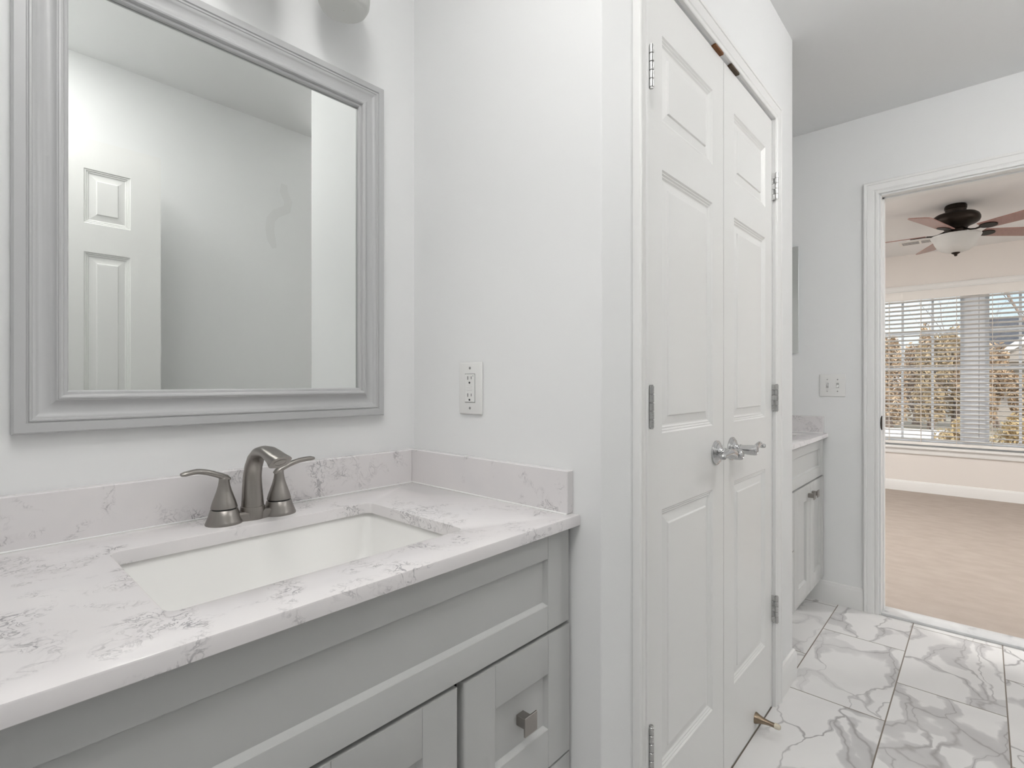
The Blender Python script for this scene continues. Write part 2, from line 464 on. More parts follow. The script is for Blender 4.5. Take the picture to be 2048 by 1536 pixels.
b = MB(); b.box(AX - 0.11, XF, -2.3, -2.2, 0, ZC)
struct(b.build('wall_added_alcove', M['wall']), 'white back wall of the added unseen alcove facing the closet doors', 'wall')
HX = -1.5  # unseen hall, added so that the light stays bounded
b = MB(); b.box(HX - 0.1, HX, -1.2, 1.4, 0, ZC)
struct(b.build('wall_added_hall_end', M['wall']), 'white end wall of the unseen hall added to contain the light', 'wall')
b = MB(); b.box(HX, XL - 0.12, 1.3, 1.4, 0, ZC)
struct(b.build('wall_added_hall_back', M['wall']), 'white back wall of the unseen hall added to contain the light', 'wall')
b = MB(); b.box(HX, XL - 0.12, -1.2, -1.1, 0, ZC)
struct(b.build('wall_added_hall_front', M['wall']), 'white front wall of the unseen hall added to contain the light', 'wall')

b = MB(); b.box(HX - 0.1, XF - 0.005, -2.3, 1.4, -0.1, 0)
struct(b.build('floor', M['tile'], smooth=0), 'white marble look tile floor with grey veins and thin brown grout', 'floor')
b = MB(); b.box(HX - 0.1, XG - 0.05, -2.3, 1.4, ZC, ZC + 0.1)
struct(b.build('ceiling', M['ceil'], smooth=0), 'plain white bathroom ceiling', 'ceiling')

# bedroom
WY0, WY1, WZ0, WZ1 = -0.80, 0.92, 0.482, 2.078
b = MB(); b.box(XG - 0.015, XB + 0.05, -2.7, 2.7, -0.1, 0.012)
struct(b.build('floor_bedroom', M['carpet'], smooth=0), 'beige cut pile carpet beyond the doorway', 'carpet')
b = MB(); b.box(XG - 0.05, XB + 0.15, -2.7, 2.7, ZC, ZC + 0.1)
struct(b.build('ceiling_bedroom', M['ceil'], smooth=0), 'white bedroom ceiling above the fan', 'ceiling')
b = MB()
b.box(XB, XB + 0.14, -2.7, WY0, 0, ZC); b.box(XB, XB + 0.14, WY1, 2.7, 0, ZC)
b.box(XB, XB + 0.14, WY0, WY1, 0, WZ0 - 0.02); b.box(XB, XB + 0.14, WY0, WY1, WZ1, ZC)
struct(b.build('wall_bedroom_far', M['beige']), 'beige bedroom wall around the window', 'wall')
b = MB(); b.box(XG, XB, 2.6, 2.7, 0, ZC)
struct(b.build('wall_bedroom_back', M['beige']), 'beige bedroom side wall hidden to the left of the doorway', 'wall')
b = MB(); b.box(XG, XB, -2.7, -2.6, 0, ZC)
struct(b.build('wall_bedroom_front', M['beige']), 'beige bedroom side wall hidden to the right of the doorway', 'wall')

# ---- mouldings
CAS = [(0, 0), (0, 0.009), (0.002, 0.0108), (0.010, 0.0112), (0.0125, 0.0088), (0.0155, 0.0088), (0.018, 0.0112), (0.024, 0.0125),
       (0.033, 0.0150), (0.0385, 0.0158), (0.040, 0.0142), (0.042, 0.0170), (0.047, 0.0182), (0.0505, 0.0172), (0.052, 0.0150), (0.052, 0)]
def casing(name, u0, u1, zt, place, width=0.052, legs=True, z0=0.0):
    k = width / 0.052; bm = MB(); rings = []
    pts = [('l', z0), ('l', None), ('r', None), ('r', z0)]
    for s, z in pts:
        ring = []
        for d, h in CAS:
            d *= k
            u = u0 - d if s == 'l' else u1 + d
            ring.append(place(u, h, z if z is not None else zt + d))
        rings.append(ring)
    bm.loops(rings)
    return bm
closet_place = lambda u, h, z: (u, YC - h, z)
o = casing('trim_1', 1.029, 1.960, 2.060, closet_place).build('trim_1', M['trim'], smooth=25)
struct(o, 'white moulded casing around the closet double doors', 'trim')
# bare wood notches left in the head of the closet frame
for x0, x1, mt, lb in ((1.412, 1.470, 'rawwood', 'reddish bare wood notch over the left closet door'), (1.532, 1.598, 'rawdark', 'dark bare wood notch over the right closet door')):
    n = MB(); n.box(x0, x1, YC - 0.0085, YC + 0.004, 2.0535, 2.0598, 0.001, 1)
    n = n.build('bare_wood_notch', M[mt], o); n['label'] = lb
# closet jambs
b = MB()
b.box(JL - 0.001, JL + 0.003, YC, YC + 0.1, 0, JT); b.box(JR - 0.003, JR + 0.001, YC, YC + 0.1, 0, JT); b.box(JL, JR, YC + 0.006, YC + 0.1, JT - 0.003, JT + 0.001)
b.box(JL, JR, YC + 0.042, YC + 0.055, JT - 0.016, JT - 0.003)
struct(b.build('trim_2', M['trim']), 'white jamb lining inside the closet door frame', 'trim')
far_place = lambda u, h, z: (XF - h, u, z)
o = casing('trim_3', DY0 - 0.006, DY1 + 0.006, DZ + 0.004, far_place, 0.061).build('trim_3', M['trim'], smooth=25)
struct(o, 'white moulded casing around the bedroom doorway', 'trim')
b = MB()
b.box(XF - 0.001, XG + 0.004, DY1 - 0.004, DY1 + 0.001, 0, DZ); b.box(XF - 0.001, XG + 0.004, DY0 - 0.001, DY0 + 0.004, 0, DZ); b.box(XF - 0.001, XG + 0.004, DY0, DY1, DZ - 0.004, DZ + 0.001)
b.box(XF + 0.045, XF + 0.08, DY1 - 0.011, DY1 - 0.004, 0, DZ - 0.004); b.box(XF + 0.045, XF + 0.08, DY0 + 0.004, DY0 + 0.011, 0, DZ - 0.004); b.box(XF + 0.045, XF + 0.08, DY0 + 0.004, DY1 - 0.004, DZ - 0.011, DZ - 0.004)
jamb = struct(b.build('trim_4', M['trim']), 'white jamb lining inside the bedroom doorway', 'trim')
n = MB(); n.box(XF + 0.004, XF + 0.030, DY1 - 0.0055, DY1 - 0.0035, 0.905, 0.972, 0.0008, 1)
n.tube([(XF + 0.004, DY1 - 0.005, 0.905), (XF - 0.002, DY1 - 0.004, 0.915), (XF - 0.004, DY1 - 0.003, 0.938), (XF - 0.002, DY1 - 0.004, 0.962), (XF + 0.004, DY1 - 0.005, 0.972)], 0.0025, 8)
n = n.build('strike_plate', M['bronze'], jamb); n['label'] = 'dark metal strike plate'

BB = [(0, 0), (0.013, 0), (0.013, 0.088), (0.0105, 0.095), (0.0085, 0.098), (0.0075, 0.104), (0.003, 0.108), (0, 0.108)]
def baseboard(name, path, label, mat='trim', prof=BB, z0=0.0):
    """path: plan points with the room on the left-hand side of travel"""
    P = [Vector((x, y)) for x, y in path]; bm = MB(); rings = []
    for i, p in enumerate(P):
        d0 = (P[i] - P[i - 1]).normalized() if i > 0 else None
        d1 = (P[i + 1] - P[i]).normalized() if i < len(P) - 1 else None
        n0 = Vector((-d0.y, d0.x)) if d0 else None; n1 = Vector((-d1.y, d1.x)) if d1 else None
        if n0 is None: nn = n1
        elif n1 is None: nn = n0
        else:
            nn = (n0 + n1); nn = nn / (nn.length_squared / 2)
        rings.append([(p.x + nn.x * t, p.y + nn.y * t, z0 + z) for t, z in prof])
    bm.loops(rings)
    return struct(bm.build(name, M[mat], smooth=25), label, 'baseboard')
baseboard('baseboard_right', [(XE, 0.66), (XE, YC), (2.0125, YC)][::-1] if False else [(2.0125, YC), (XE, YC), (XE, 0.655)][::-1], 'short white baseboard wrapping the corner of the closet block')
baseboard('baseboard_closet', [(0.977, YC), (XO, YC), (XO, 0.61)] if False else [(0.977, YC), (XO, YC)], 'short white baseboard beside the left closet casing')
baseboard('baseboard_far', [(XF, 0.440), (XF, 0.688)], 'white baseboard on the far wall beside the doorway casing')
baseboard('baseboard_opposite', [(AX, YO), (XL, YO)], 'white baseboard along the wall facing the mirror')
baseboard('baseboard_bedroom', [(XB, -2.6), (XB, 2.6)], 'white baseboard under the bedroom window', z0=0.012)

b = MB(); b.box(XF - 0.006, XG - 0.012, DY0 + 0.004, DY1 - 0.004, 0.0, 0.013, 0.003)
struct(b.build('trim_5', M['saddle']), 'white marble saddle between tile floor and beige carpet', 'threshold')

# ------------------------------------------------------------------ doors
PROF = [(0.0, 0.0), (0.0035, 0.0035), (0.0060, 0.0030), (0.0095, 0.0062), (0.0120, 0.0057), (0.0160, 0.0088), (0.0190, 0.0092), (0.0375, 0.0062), (0.0398, 0.0030), (0.0410, 0.0027)]
def panel_door(x0, x1, z0, z1, yf, th, cols, rows, face=-1):
    """moulded door; yf is the visible face, thickness runs away from it; face -1: visible face looks to -Y"""
    bm = MB(); s = -face
    xs = [x0] + [c for p in cols for c in p] + [x1]
    zs = [z0] + [r for p in rows for r in p] + [z1]
    for i in range(len(xs) - 1):
        for j in range(len(zs) - 1):
            xa, xb, za, zb = xs[i], xs[i + 1], zs[j], zs[j + 1]
            if i % 2 == 1 and j % 2 == 1:
                rings = [[(xa + d, yf + s * h, za + d), (xb - d, yf + s * h, za + d), (xb - d, yf + s * h, zb - d), (xa + d, yf + s * h, zb - d)] for d, h in PROF]
                bm.loops(rings, True, False, True)
            else:
                bm.face([(xa, yf, za), (xb, yf, za), (xb, yf, zb), (xa, yf, zb)])
    yb = yf + s * th
    bm.face([(x0, yb, z0), (x1, yb, z0), (x1, yb, z1), (x0, yb, z1)])
    for q in ([(x0, z0), (x1, z0)], [(x1, z0), (x1, z1)], [(x1, z1), (x0, z1)], [(x0, z1), (x0, z0)]):
        (xa, za), (xb, zb) = q
        bm.face([(xa, yf, za), (xb, yf, zb), (xb, yb, zb), (xa, yb, za)])
    bmesh.ops.remove_doubles(bm.bm, verts=bm.bm.verts[:], dist=1e-6)
    return bm
YD = YC + 0.002
ROWS = [(0.241, 0.844), (1.020, 1.628), (1.733, 1.937)]
d1 = panel_door(1.0345, 1.4962, 0.008, 2.0525, YD, 0.035, [(1.1150, 1.4175)], ROWS).build('door_1', M['door'], smooth=12)
struct(d1, 'left leaf of the white three panel closet double doors', 'door')
d2 = panel_door(1.4992, 1.9525, 0.008, 2.0525, YD, 0.035, [(1.5810, 1.8800)], ROWS).build('door_2', M['door'], smooth=12)
struct(d2, 'right leaf of the white three panel closet double doors', 'door')

def hinge(door, x, z, side):
    """side -1: jamb to the left of the door edge"""
    yb = YC - 0.0135; h = 0.046
    bm = MB()
    cuts = [-h, -h * 0.6, -h * 0.2, h * 0.2, h * 0.6, h]
    for i in range(5):
        a, c = z + cuts[i] + 0.0006, z + cuts[i + 1] - 0.0006
        bm.lathe([(0.0052, 0), (0.0060, 0.0008), (0.0060, c - a - 0.0008), (0.0052, c - a)], (x, yb, a), 'z', 20)
    bm.lathe([(0.0042, 0), (0.0042, 2 * h + 0.004)], (x, yb, z - h - 0.002), 'z', 14)
    hg = bm.build('hinge', M['steel'], door); hg['label'] = 'satin steel butt hinge'
    lf = MB()
    xe = x + side * -0.0005
    for i in range(5):
        if i % 2 == 0:
            lf.box(xe - 0.0009, xe + 0.0009, yb + 0.0045, YC + 0.030, z + cuts[i], z + cuts[i + 1])
        else:
            lf.box(xe - 0.0009, xe + 0.0009, yb + 0.0105, YC + 0.030, z + cuts[i] - 0.001, z + cuts[i + 1] + 0.001)
    lf.build('hinge_leaf', M['steel'], hg)
for z in (1.822, 1.084, 0.346):
    hinge(d1, 1.0330, z, -1)
    hinge(d2, 1.9548, z, 1)

def lever(door, x, z, s):
    """s = -1: the lever points to -X"""
    bm = MB()
    prof = [(0.0335, 0.0), (0.0340, -0.002), (0.0335, -0.005), (0.0310, -0.006), (0.0300, -0.008), (0.0275, -0.009), (0.0265, -0.011), (0.0200, -0.0135), (0.0135, -0.0175), (0.0108, -0.0225), (0.0100, -0.026)]
    bm.lathe(prof, (x, YD, z), 'y', 40)
    lv = bm.build('lever_handle', M['chrome'], door); lv['label'] = 'polished chrome lever handle'
    nk = MB()
    nk.lathe([(0.0110, -0.021), (0.0140, -0.0235), (0.0146, -0.0260), (0.0130, -0.0275), (0.0128, -0.034), (0.0138, -0.044), (0.0146, -0.054), (0.0146, -0.064), (0.0138, -0.070), (0.0112, -0.0720), (0.0095, -0.0700), (0.0045, -0.0720)], (x, YD, z), 'y', 28)
    nk.build('neck', M['chrome'], lv)
    ar = MB(); path = []; rad = []
    for i in range(15):
        t = i / 14.0
        px = x + s * (0.002 + 0.098 * t)
        pz = z - 0.001 + 0.010 * math.sin(t * math.pi * 1.15 - 0.5) + 0.004
        py = YD - 0.060 - 0.004 * math.sin(t * math.pi) + 0.006 * t
        path.append((px, py, pz)); rad.append((0.0105 - 0.0045 * t, 0.0072 - 0.0020 * t))
    ar.tube(path, rad, 16)
    ex, ey, ez = path[-1]
    sc = []; sr = []
    for i in range(16):          # scroll at the end of the lever
        a = i / 15.0 * 1.6 * math.pi; r = 0.0078 * (1 - 0.55 * i / 15.0)
        sc.append((ex + s * r * math.sin(a), ey + 0.001 - r + r * math.cos(a) + 0.002, ez)); sr.append((0.0060, 0.0036))
    ar.tube(sc, sr, 12, side=(0, 0, 1))
    ar.build('lever_arm', M['chrome'], lv)
lever(d1, 1.4400, 0.943, -1)
lever(d2, 1.5600, 0.943, 1)

# open entry door seen only in the mirror
d3 = panel_door(0.005, 0.593, 0.010, 2.045, -0.200, 0.035, [(0.100, 0.243), (0.350, 0.493)], [(0.241, 0.844), (1.020, 1.624), (1.731, 1.934)], face=1).build('door_3', M['door'], smooth=12)
struct(d3, 'open six panel white entry door reflected in the mirror', 'door')
n = MB(); n.lathe([(0.033, 0), (0.033, 0.006), (0.012, 0.012), (0.010, 0.035), (0.026, 0.048), (0.028, 0.060), (0.018, 0.070), (0.004, 0.072)], (0.535, -0.2, 0.94), 'y', 28)
n.build('door_knob', M['chrome'], d3)
for z in (1.82, 1.08, 0.34):
    n = MB(); n.lathe([(0.006, 0), (0.006, 0.09)], (0.0, -0.194, z - 0.045), 'z', 14); n.build('hinge', M['steel'], d3)

# door stop on the right closet leaf
ds = thing('door_stop', 'small bronze door stop with cream rubber tip low on the right closet door', 'door stop', (1.776, YD, 0.048))
b = MB(); b.lathe([(0.0175, 0), (0.0175, -0.003), (0.0135, -0.012), (0.0095, -0.026), (0.0072, -0.042), (0.0070, -0.058)], (1.776, YD, 0.048), 'y', 24)
b.build('post', M['brass'], ds)
b = MB(); b.lathe([(0.0070, -0.058), (0.0085, -0.0585), (0.0090, -0.064), (0.0080, -0.072), (0.0050, -0.0755), (0.001, -0.0765)], (1.776, YD, 0.048), 'y', 24)
o = b.build('rubber_tip', M['rubber'], ds); o['label'] = 'cream rubber tip'

# ------------------------------------------------------------------ vanities
def shaker(bm, x0, x1, z0, z1, yf, st, rt, rb, th=0.020, stl=None):
    """five piece front: stiles, rails, recessed panel"""
    stl = stl or st
    def piece(a0, a1, c0, c1):
        vs = bmesh.ops.create_cube(bm.bm, size=1.0)['verts']
        for v in vs:
            v.co = Vector(((a0 + a1) / 2 + v.co.x * (a1 - a0), yf + th / 2 + v.co.y * th, (c0 + c1) / 2 + v.co.z * (c1 - c0)))
        big, small = [], []
        for e in {e for v in vs for e in v.link_edges}:
            p, q = e.verts[0].co, e.verts[1].co
            if p.y > yf + 1e-5 or q.y > yf + 1e-5: continue
            on = lambda k, val: abs(p[k] - val) < 1e-6 and abs(q[k] - val) < 1e-6
            if on(0, x0) or on(0, x1) or on(2, z0) or on(2, z1): big.append(e)
            else: small.append(e)
        if small: bmesh.ops.bevel(bm.bm, geom=small, offset=0.0016, segments=2, profile=0.5, affect='EDGES')
        big = [e for e in big if e.is_valid]
        if big: bmesh.ops.bevel(bm.bm, geom=big, offset=0.0042, segments=3, profile=0.5, affect='EDGES')
    piece(x0, x0 + stl, z0, z1); piece(x1 - st, x1, z0, z1)
    piece(x0 + stl, x1 - st, z1 - rt, z1); piece(x0 + stl, x1 - st, z0, z0 + rb)
    # sloped inner edge and the flat panel
    xa, xb, za, zb = x0 + stl, x1 - st, z0 + rb, z1 - rt
    s = 0.0055
    rings = [[(xa - 0.0005, yf + 0.002, za - 0.0005), (xb + 0.0005, yf + 0.002, za - 0.0005), (xb + 0.0005, yf + 0.002, zb + 0.0005), (xa - 0.0005, yf + 0.002, zb + 0.0005)],
             [(xa + s, yf + 0.0095, za + s), (xb - s, yf + 0.0095, za + s), (xb - s, yf + 0.0095, zb - s), (xa + s, yf + 0.0095, zb - s)]]
    bm.loops(rings, True, False, True)
    return bm
def knob(parent, x, z, y):
    bm = MB()
    bm.box(x - 0.0095, x + 0.0095, y - 0.024, y, z - 0.0095, z + 0.0095, 0.0008, 1)
    bm.box(x - 0.017, x + 0.017, y - 0.028, y - 0.0245, z - 0.017, z + 0.017, 0.0007, 1)
    k = bm.build('knob', M['nickel'], parent); k['label'] = 'square brushed nickel knob'
YF = 0.612      # face of doors and drawers
def vanity(name, label, xa, xb, doors, drawers, ff, kick_y=0.69):
    t = thing(name, label, 'cabinet', ((xa + xb) / 2, 0.87, 0))
    bm = MB()
    yb = YB - 0.003; yf = YF + 0.021
    # carcass: sides, back, bottom, rails (open top so that the basin hangs inside)
    bm.box(xa, xa + 0.018, yf, yb, 0.105, 0.851); bm.box(xb - 0.018, xb, yf, yb, 0.105, 0.851)
    bm.box(xa + 0.018, xb - 0.018, yb - 0.012, yb, 0.105, 0.851); bm.box(xa + 0.018, xb - 0.018, yf, yb - 0.012, 0.105, 0.123)
    bm.box(xa + 0.018, xb - 0.018, yf, yf + 0.018, 0.790, 0.851)
    bm.build('carcass', M['cab'], t)
    bm = MB(); bm.box(xa + 0.0185, xb - 0.0185, yf + 0.020, yf + 0.030, 0.124, 0.789); o = bm.build('gap_shade_panel', M['gapshade'], t); o['label'] = 'dark panel standing in for the shade behind the fronts'  # dark sheet put in for the shade seen between the fronts
    bm = MB(); bm.box(xa, xb, kick_y, kick_y + 0.016, 0.0, 0.105); bm.build('toe_kick', M['cab'], t)
    bm = MB(); shaker(bm, ff[0], ff[1], 0.664, 0.845, YF, 0.0685, 0.044, 0.048); o = bm.build('false_front', M['cab'], t)
    for x0, x1, kx in doors:
        bm = MB(); shaker(bm, x0, x1, 0.133, 0.6555, YF, 0.0700, 0.0735, 0.0735); o = bm.build('cabinet_door', M['cab'], t)
        knob(o, kx, 0.603, YF)
    for x0, x1, z0, z1 in drawers:
        bm = MB(); shaker(bm, x0, x1, z0, z1, YF, 0.0705, 0.0735, 0.0730); o = bm.build('drawer', M['cab'], t)
        knob(o, (x0 + x1) / 2, (z0 + z1) / 2, YF + 0.0095)
    return t
vanity('vanity_cabinet', 'grey shaker vanity cabinet under the near sink counter', -0.052, 0.8495,
       [(-0.048, 0.2575, 0.222), (0.2615, 0.5465, 0.297)], [(0.5605, 0.8465, 0.4035, 0.6555), (0.5605, 0.8465, 0.133, 0.3985)], (-0.048, 0.8435))
vanity('vanity_cabinet', 'grey shaker vanity cabinet in the far recess beside the switch plate', 2.222, 3.083,
       [(2.512, 2.794, 2.760), (2.798, 3.080, 2.832)], [(2.225, 2.508, 0.4035, 0.6555), (2.225, 2.508, 0.133, 0.3985)], (2.225, 3.073))

def rrect(x0, x1, y0, y1, r, z, n=6):
    pts = []
    for cx, cy, a0 in ((x1 - r, y1 - r, 0), (x0 + r, y1 - r, 90), (x0 + r, y0 + r, 180), (x1 - r, y0 + r, 270)):
        for i in range(n + 1):
            a = math.radians(a0 + 90.0 * i / n)
            pts.append((cx + r * math.cos(a), cy + r * math.sin(a), z))
    return pts
def counter(name, label, xa, xb, hole, side, yfr=0.594):
    t = thing(name, label, 'countertop', ((xa + xb) / 2, 0.87, 0.852))
    yb = YB - 0.001; e = 0.003
    bm = MB(); n = 6
    hx0, hx1, hy0, hy1 = hole
    def outer(z, d):
        # same number of points as the rounded hole: corners spread along the edges
        pts = []
        for k in range(4):
            cx, cy = [(xb - d, yb - d), (xa + d, yb - d), (xa + d, yfr + d), (xb - d, yfr + d)][k]
            pts += [(cx, cy, z)] * (n + 1)
        return pts
    H = lambda z, d: rrect(hx0 - d, hx1 + d, hy0 - d, hy1 + d, 0.016 + d, z, n)
    rings = [H(0.852, 0.0), H(CT - 0.0025, 0.0), H(CT - 0.0007, 0.0007), H(CT, 0.0025), outer(CT, e), outer(CT - e * 0.3, e * 0.3), outer(CT - e, 0), outer(0.852 + 0.001, 0), outer(0.852, 0.001), H(0.852, 0.0)]
    bm.loops(rings, True, False, False)
    bmesh.ops.remove_doubles(bm.bm, verts=bm.bm.verts[:], dist=1e-6)
    bm.build('slab', M['quartz'], t, smooth=40)
    xs0, xs1 = (xa, xb)
    bm = MB(); bm.box(xa, xb - (0.0205 if side else 0), yb - 0.020, yb, CT + 0.0003, 0.9600, 0.0015, 1)
    bm.build('backsplash', M['quartz'], t)
    bm = MB(); bm.box(xb - 0.020, xb, 0.611, yb, CT + 0.0003, 0.9605, 0.0015, 1)
    bm.build('side_splash', M['quartz'], t)
    bm = MB()
    bm.tube([(xa + 0.002, yb - 0.0205, CT + 0.0006), (xb - 0.0205, yb - 0.0205, CT + 0.0006)], 0.0016, 8)
    bm.tube([(xb - 0.0205, yb - 0.0205, CT + 0.0006), (xb - 0.0205, 0.612, CT + 0.0006)], 0.0016, 8)
    o = bm.build('caulk_bead', M['caulk'], t); o['label'] = 'white caulk line'
    return t
counter('countertop', 'white veined quartz countertop around the near undermount sink', -0.070, XO - 0.001, (0.172, 0.630, 0.690, 0.997), True)
counter('countertop', 'white veined quartz countertop of the far vanity below the medicine cabinet', XE + 0.002, XF - 0.001, (2.43, 2.89, 0.690, 0.997), True)

def basin(name, label, x0, x1, y0, y1):
    t = thing(name, label, 'sink', ((x0 + x1) / 2, (y0 + y1) / 2, 0.70))
    zt = 0.8515
    L = []
    for d, z, r in ((-0.020, zt, 0.030), (-0.006, zt, 0.016), (-0.005, zt - 0.004, 0.016), (0.004, zt - 0.030, 0.018), (0.016, zt - 0.070, 0.026), (0.026, zt - 0.100, 0.036), (0.040, zt - 0.118, 0.044), (0.062, zt - 0.127, 0.040), (0.100, zt - 0.131, 0.030)):
        L.append(rrect(x0 + d, x1 - d, y0 + d, y1 - d, r, z, 8))
    bm = MB(); bm.loops(L, True, False, True)
    # outside shell gives the bowl thickness
    Lo = []
    for d, z, r in ((-0.020, zt, 0.030), (-0.020, zt - 0.012, 0.030), (-0.012, zt - 0.014, 0.026), (0.010, zt - 0.080, 0.03), (0.030, zt - 0.125, 0.045), (0.060, zt - 0.140, 0.045)):
        Lo.append(rrect(x0 + d, x1 - d, y0 + d, y1 - d, r, z, 8))
    bm.loops(Lo, True, False, True)
    bmesh.ops.remove_doubles(bm.bm, verts=bm.bm.verts[:], dist=1e-6)
    bm.build('bowl', M['porcelain'], t, smooth=60)
    cx, cy = (x0 + x1) / 2, (y0 + y1) / 2 + 0.02
    bm = MB(); bm.lathe([(0.022, 0.0), (0.022, 0.002), (0.017, 0.003), (0.015, 0.001), (0.014, 0.006), (0.006, 0.008), (0.001, 0.008)], (cx, cy, zt - 0.1312), 'z', 28)
    bm.build('drain', M['nickel'], t)
basin('sink', 'white rectangular undermount sink below the faucet', 0.172, 0.630, 0.690, 0.997)
basin('sink', 'white undermount sink hidden in the far vanity counter', 2.43, 2.89, 0.690, 0.997)

def faucet(label, cx, cy):
    z0 = CT
    t = thing('faucet', label, 'faucet', (cx, cy, z0))
    bm = MB()
    for s in (-1, 1):
        bm.lathe([(0.0315, 0.0), (0.0318, 0.0015), (0.0300, 0.006), (0.0262, 0.016), (0.0232, 0.026), (0.0222, 0.0268), (0.0215, 0.0262)], (cx + s * 0.051, cy, z0), 'z', 36)
    bm.lathe([(0.0222, 0.0), (0.0226, 0.002), (0.0222, 0.016), (0.0213, 0.024), (0.0205, 0.0245)], (cx, cy, z0), 'z', 36)
    # saddle that joins the three bases
    pr = []
    for i in range(13):
        u = -0.048 + 0.096 * i / 12
        w = 0.0150 + 0.0045 * abs(math.cos(u / 0.051 * math.pi)); h = 0.0165
        pr.append([(cx + u, cy - w * 1.05, z0), (cx + u, cy - w, z0 + h * 0.8), (cx + u, cy - w * 0.75, z0 + h), (cx + u, cy + w * 0.75, z0 + h), (cx + u, cy + w, z0 + h * 0.8), (cx + u, cy + w * 1.05, z0)])
    bm.loops(pr)
    bm.build('deck_base', M['nickel'], t)
    bm = MB()
    # stations: y, z, half width across, half thickness, outward direction (y, z) of the section
    sp = [(1.0495, 0.8983, 0.0200, 0.0200, 90), (1.0500, 0.915, 0.0190, 0.0188, 90), (1.0513, 0.935, 0.0177, 0.0172, 88), (1.0508, 0.955, 0.0168, 0.0154, 84), (1.0450, 0.975, 0.0162, 0.0138, 66), (1.0330, 0.992, 0.0158, 0.0124, 45),
          (1.0160, 1.0030, 0.0158, 0.0114, 20), (0.9970, 1.0075, 0.0162, 0.0108, 4), (0.9770, 1.0080, 0.0168, 0.0106, -6), (0.9570, 1.0040, 0.0174, 0.0108, -16), (0.9420, 0.9995, 0.0178, 0.0125, -30), (0.9300, 0.9955, 0.0180, 0.0185, -50), (0.9265, 0.9940, 0.0176, 0.0205, -56)]
    rings = []
    for k, (y, z, a, c, an) in enumerate(sp):
        v = Vector((0, math.sin(math.radians(an)), math.cos(math.radians(an)))); p = Vector((cx, cy + (y - 1.0495), z))
        e = 1.0 if k < 7 else 1.0 - 0.35 * (k - 6) / 6.0     # sections get squarer towards the tip
        ring = []
        for q in range(32):
            th = 2 * math.pi * q / 32; cc, ss = math.cos(th), math.sin(th)
            ring.append(p + Vector((1, 0, 0)) * (a * math.copysign(abs(cc) ** e, cc)) + v * (c * math.copysign(abs(ss) ** e, ss)))
        rings.append(ring)
    bm.loops(rings)
    v = Vector((0, math.sin(math.radians(-56)), math.cos(math.radians(-56)))); nn = Vector((0, -v.z, v.y)); p = Vector((cx, cy + (0.9265 - 1.0495), 0.9940))
    bm.loops([[p + nn * h + Vector((math.cos(2 * math.pi * q / 24) * rr_, 0, 0)) + v * (math.sin(2 * math.pi * q / 24) * rr_) for q in range(24)] for h, rr_ in ((-0.001, 0.0115), (0.0006, 0.0115), (0.0006, 0.0095), (-0.0005, 0.0090))])
    bm.build('spout', M['nickel'], t, smooth=50)
    for s in (-1, 1):
        bm = MB(); hx = cx + s * 0.051
        bm.lathe([(0.0205, 0.0255), (0.0205, 0.0295)], (hx, cy, z0), 'z', 30)
        o = bm.build('gap_ring', M['slot'], t); o['label'] = 'black ring under the handle'
        bm = MB()
        bm.lathe([(0.0205, 0.0290), (0.0226, 0.0295), (0.0224, 0.0310), (0.0200, 0.0400), (0.0165, 0.0500), (0.0128, 0.0610), (0.0102, 0.0710), (0.0090, 0.0800), (0.0088, 0.0860), (0.0075, 0.0875)], (hx, cy, z0), 'z', 32)
        hd = bm.build('handle', M['nickel'], t, smooth=50)
        bm = MB(); pts = []; rd = []
        for i in range(14):
            u = i / 13.0
            lx = 0.0095 - 0.0810 * u
            lz = 0.0815 + (0.0215 * math.sin(min(1.0, u * 1.25) * math.pi / 2) - 0.0035 * max(0.0, u - 0.7) / 0.3 if s < 0 else 0.0165 * u ** 0.8 + 0.0090 * math.sin(u * math.pi * 0.8))
            pts.append((hx + (lx if s < 0 else -lx), cy - 0.004 * u, z0 + lz))
            w = 0.0092 - 0.0025 * math.sin(u * math.pi) - 0.001 * u; th = 0.0058 - 0.0014 * u
            if i == 0: w, th = 0.006, 0.003
            if i == 13: w, th = 0.0055, 0.0028
            rd.append((w, th))
        bm.tube(pts, rd, 18, side=(0, 1, 0))
        bm.build('lever', M['nickel'], hd, smooth=60)
faucet('brushed nickel two handle faucet behind the sink', 0.4045, 1.0495)

# ------------------------------------------------------------------ mirror
fx0, fx1, fz0, fz1 = 0.0710, 0.7500, 1.0545, 1.8770
FP = [(0, 0.001), (0, 0.0165), (0.003, 0.0205), (0.0165, 0.0212), (0.0180, 0.0186), (0.0195, 0.0186), (0.0208, 0.0212), (0.0232, 0.0214), (0.0246, 0.0195), (0.0262, 0.0190),
      (0.0300, 0.0158), (0.0345, 0.0136), (0.0400, 0.0126), (0.0450, 0.0133), (0.0490, 0.0152), (0.0520, 0.0180), (0.0535, 0.0204), (0.0548, 0.0204), (0.0560, 0.0220), (0.0585, 0.0228), (0.0612, 0.0216), (0.0628, 0.0185), (0.0630, 0.0150),
      (0.0672, 0.0142), (0.0690, 0.0118), (0.0695, 0.0060), (0.060, 0.0055), (0.055, 0.001)]
mr = thing('wall_mirror', 'large mirror in a wide grey moulded frame above the sink', 'mirror', ((fx0 + fx1) / 2, YB, fz0))
b = MB()
rings = []
for cxn, czn in ((0, 0), (1, 0), (1, 1), (0, 1), (0, 0)):
    rings.append([((fx0 + d) if cxn == 0 else (fx1 - d), YB - h, (fz0 + d) if czn == 0 else (fz1 - d)) for d, h in FP])
b.loops(rings, True, False, False)
bmesh.ops.remove_doubles(b.bm, verts=b.bm.verts[:], dist=1e-6)
b.build('frame', M['frame'], mr, smooth=28)
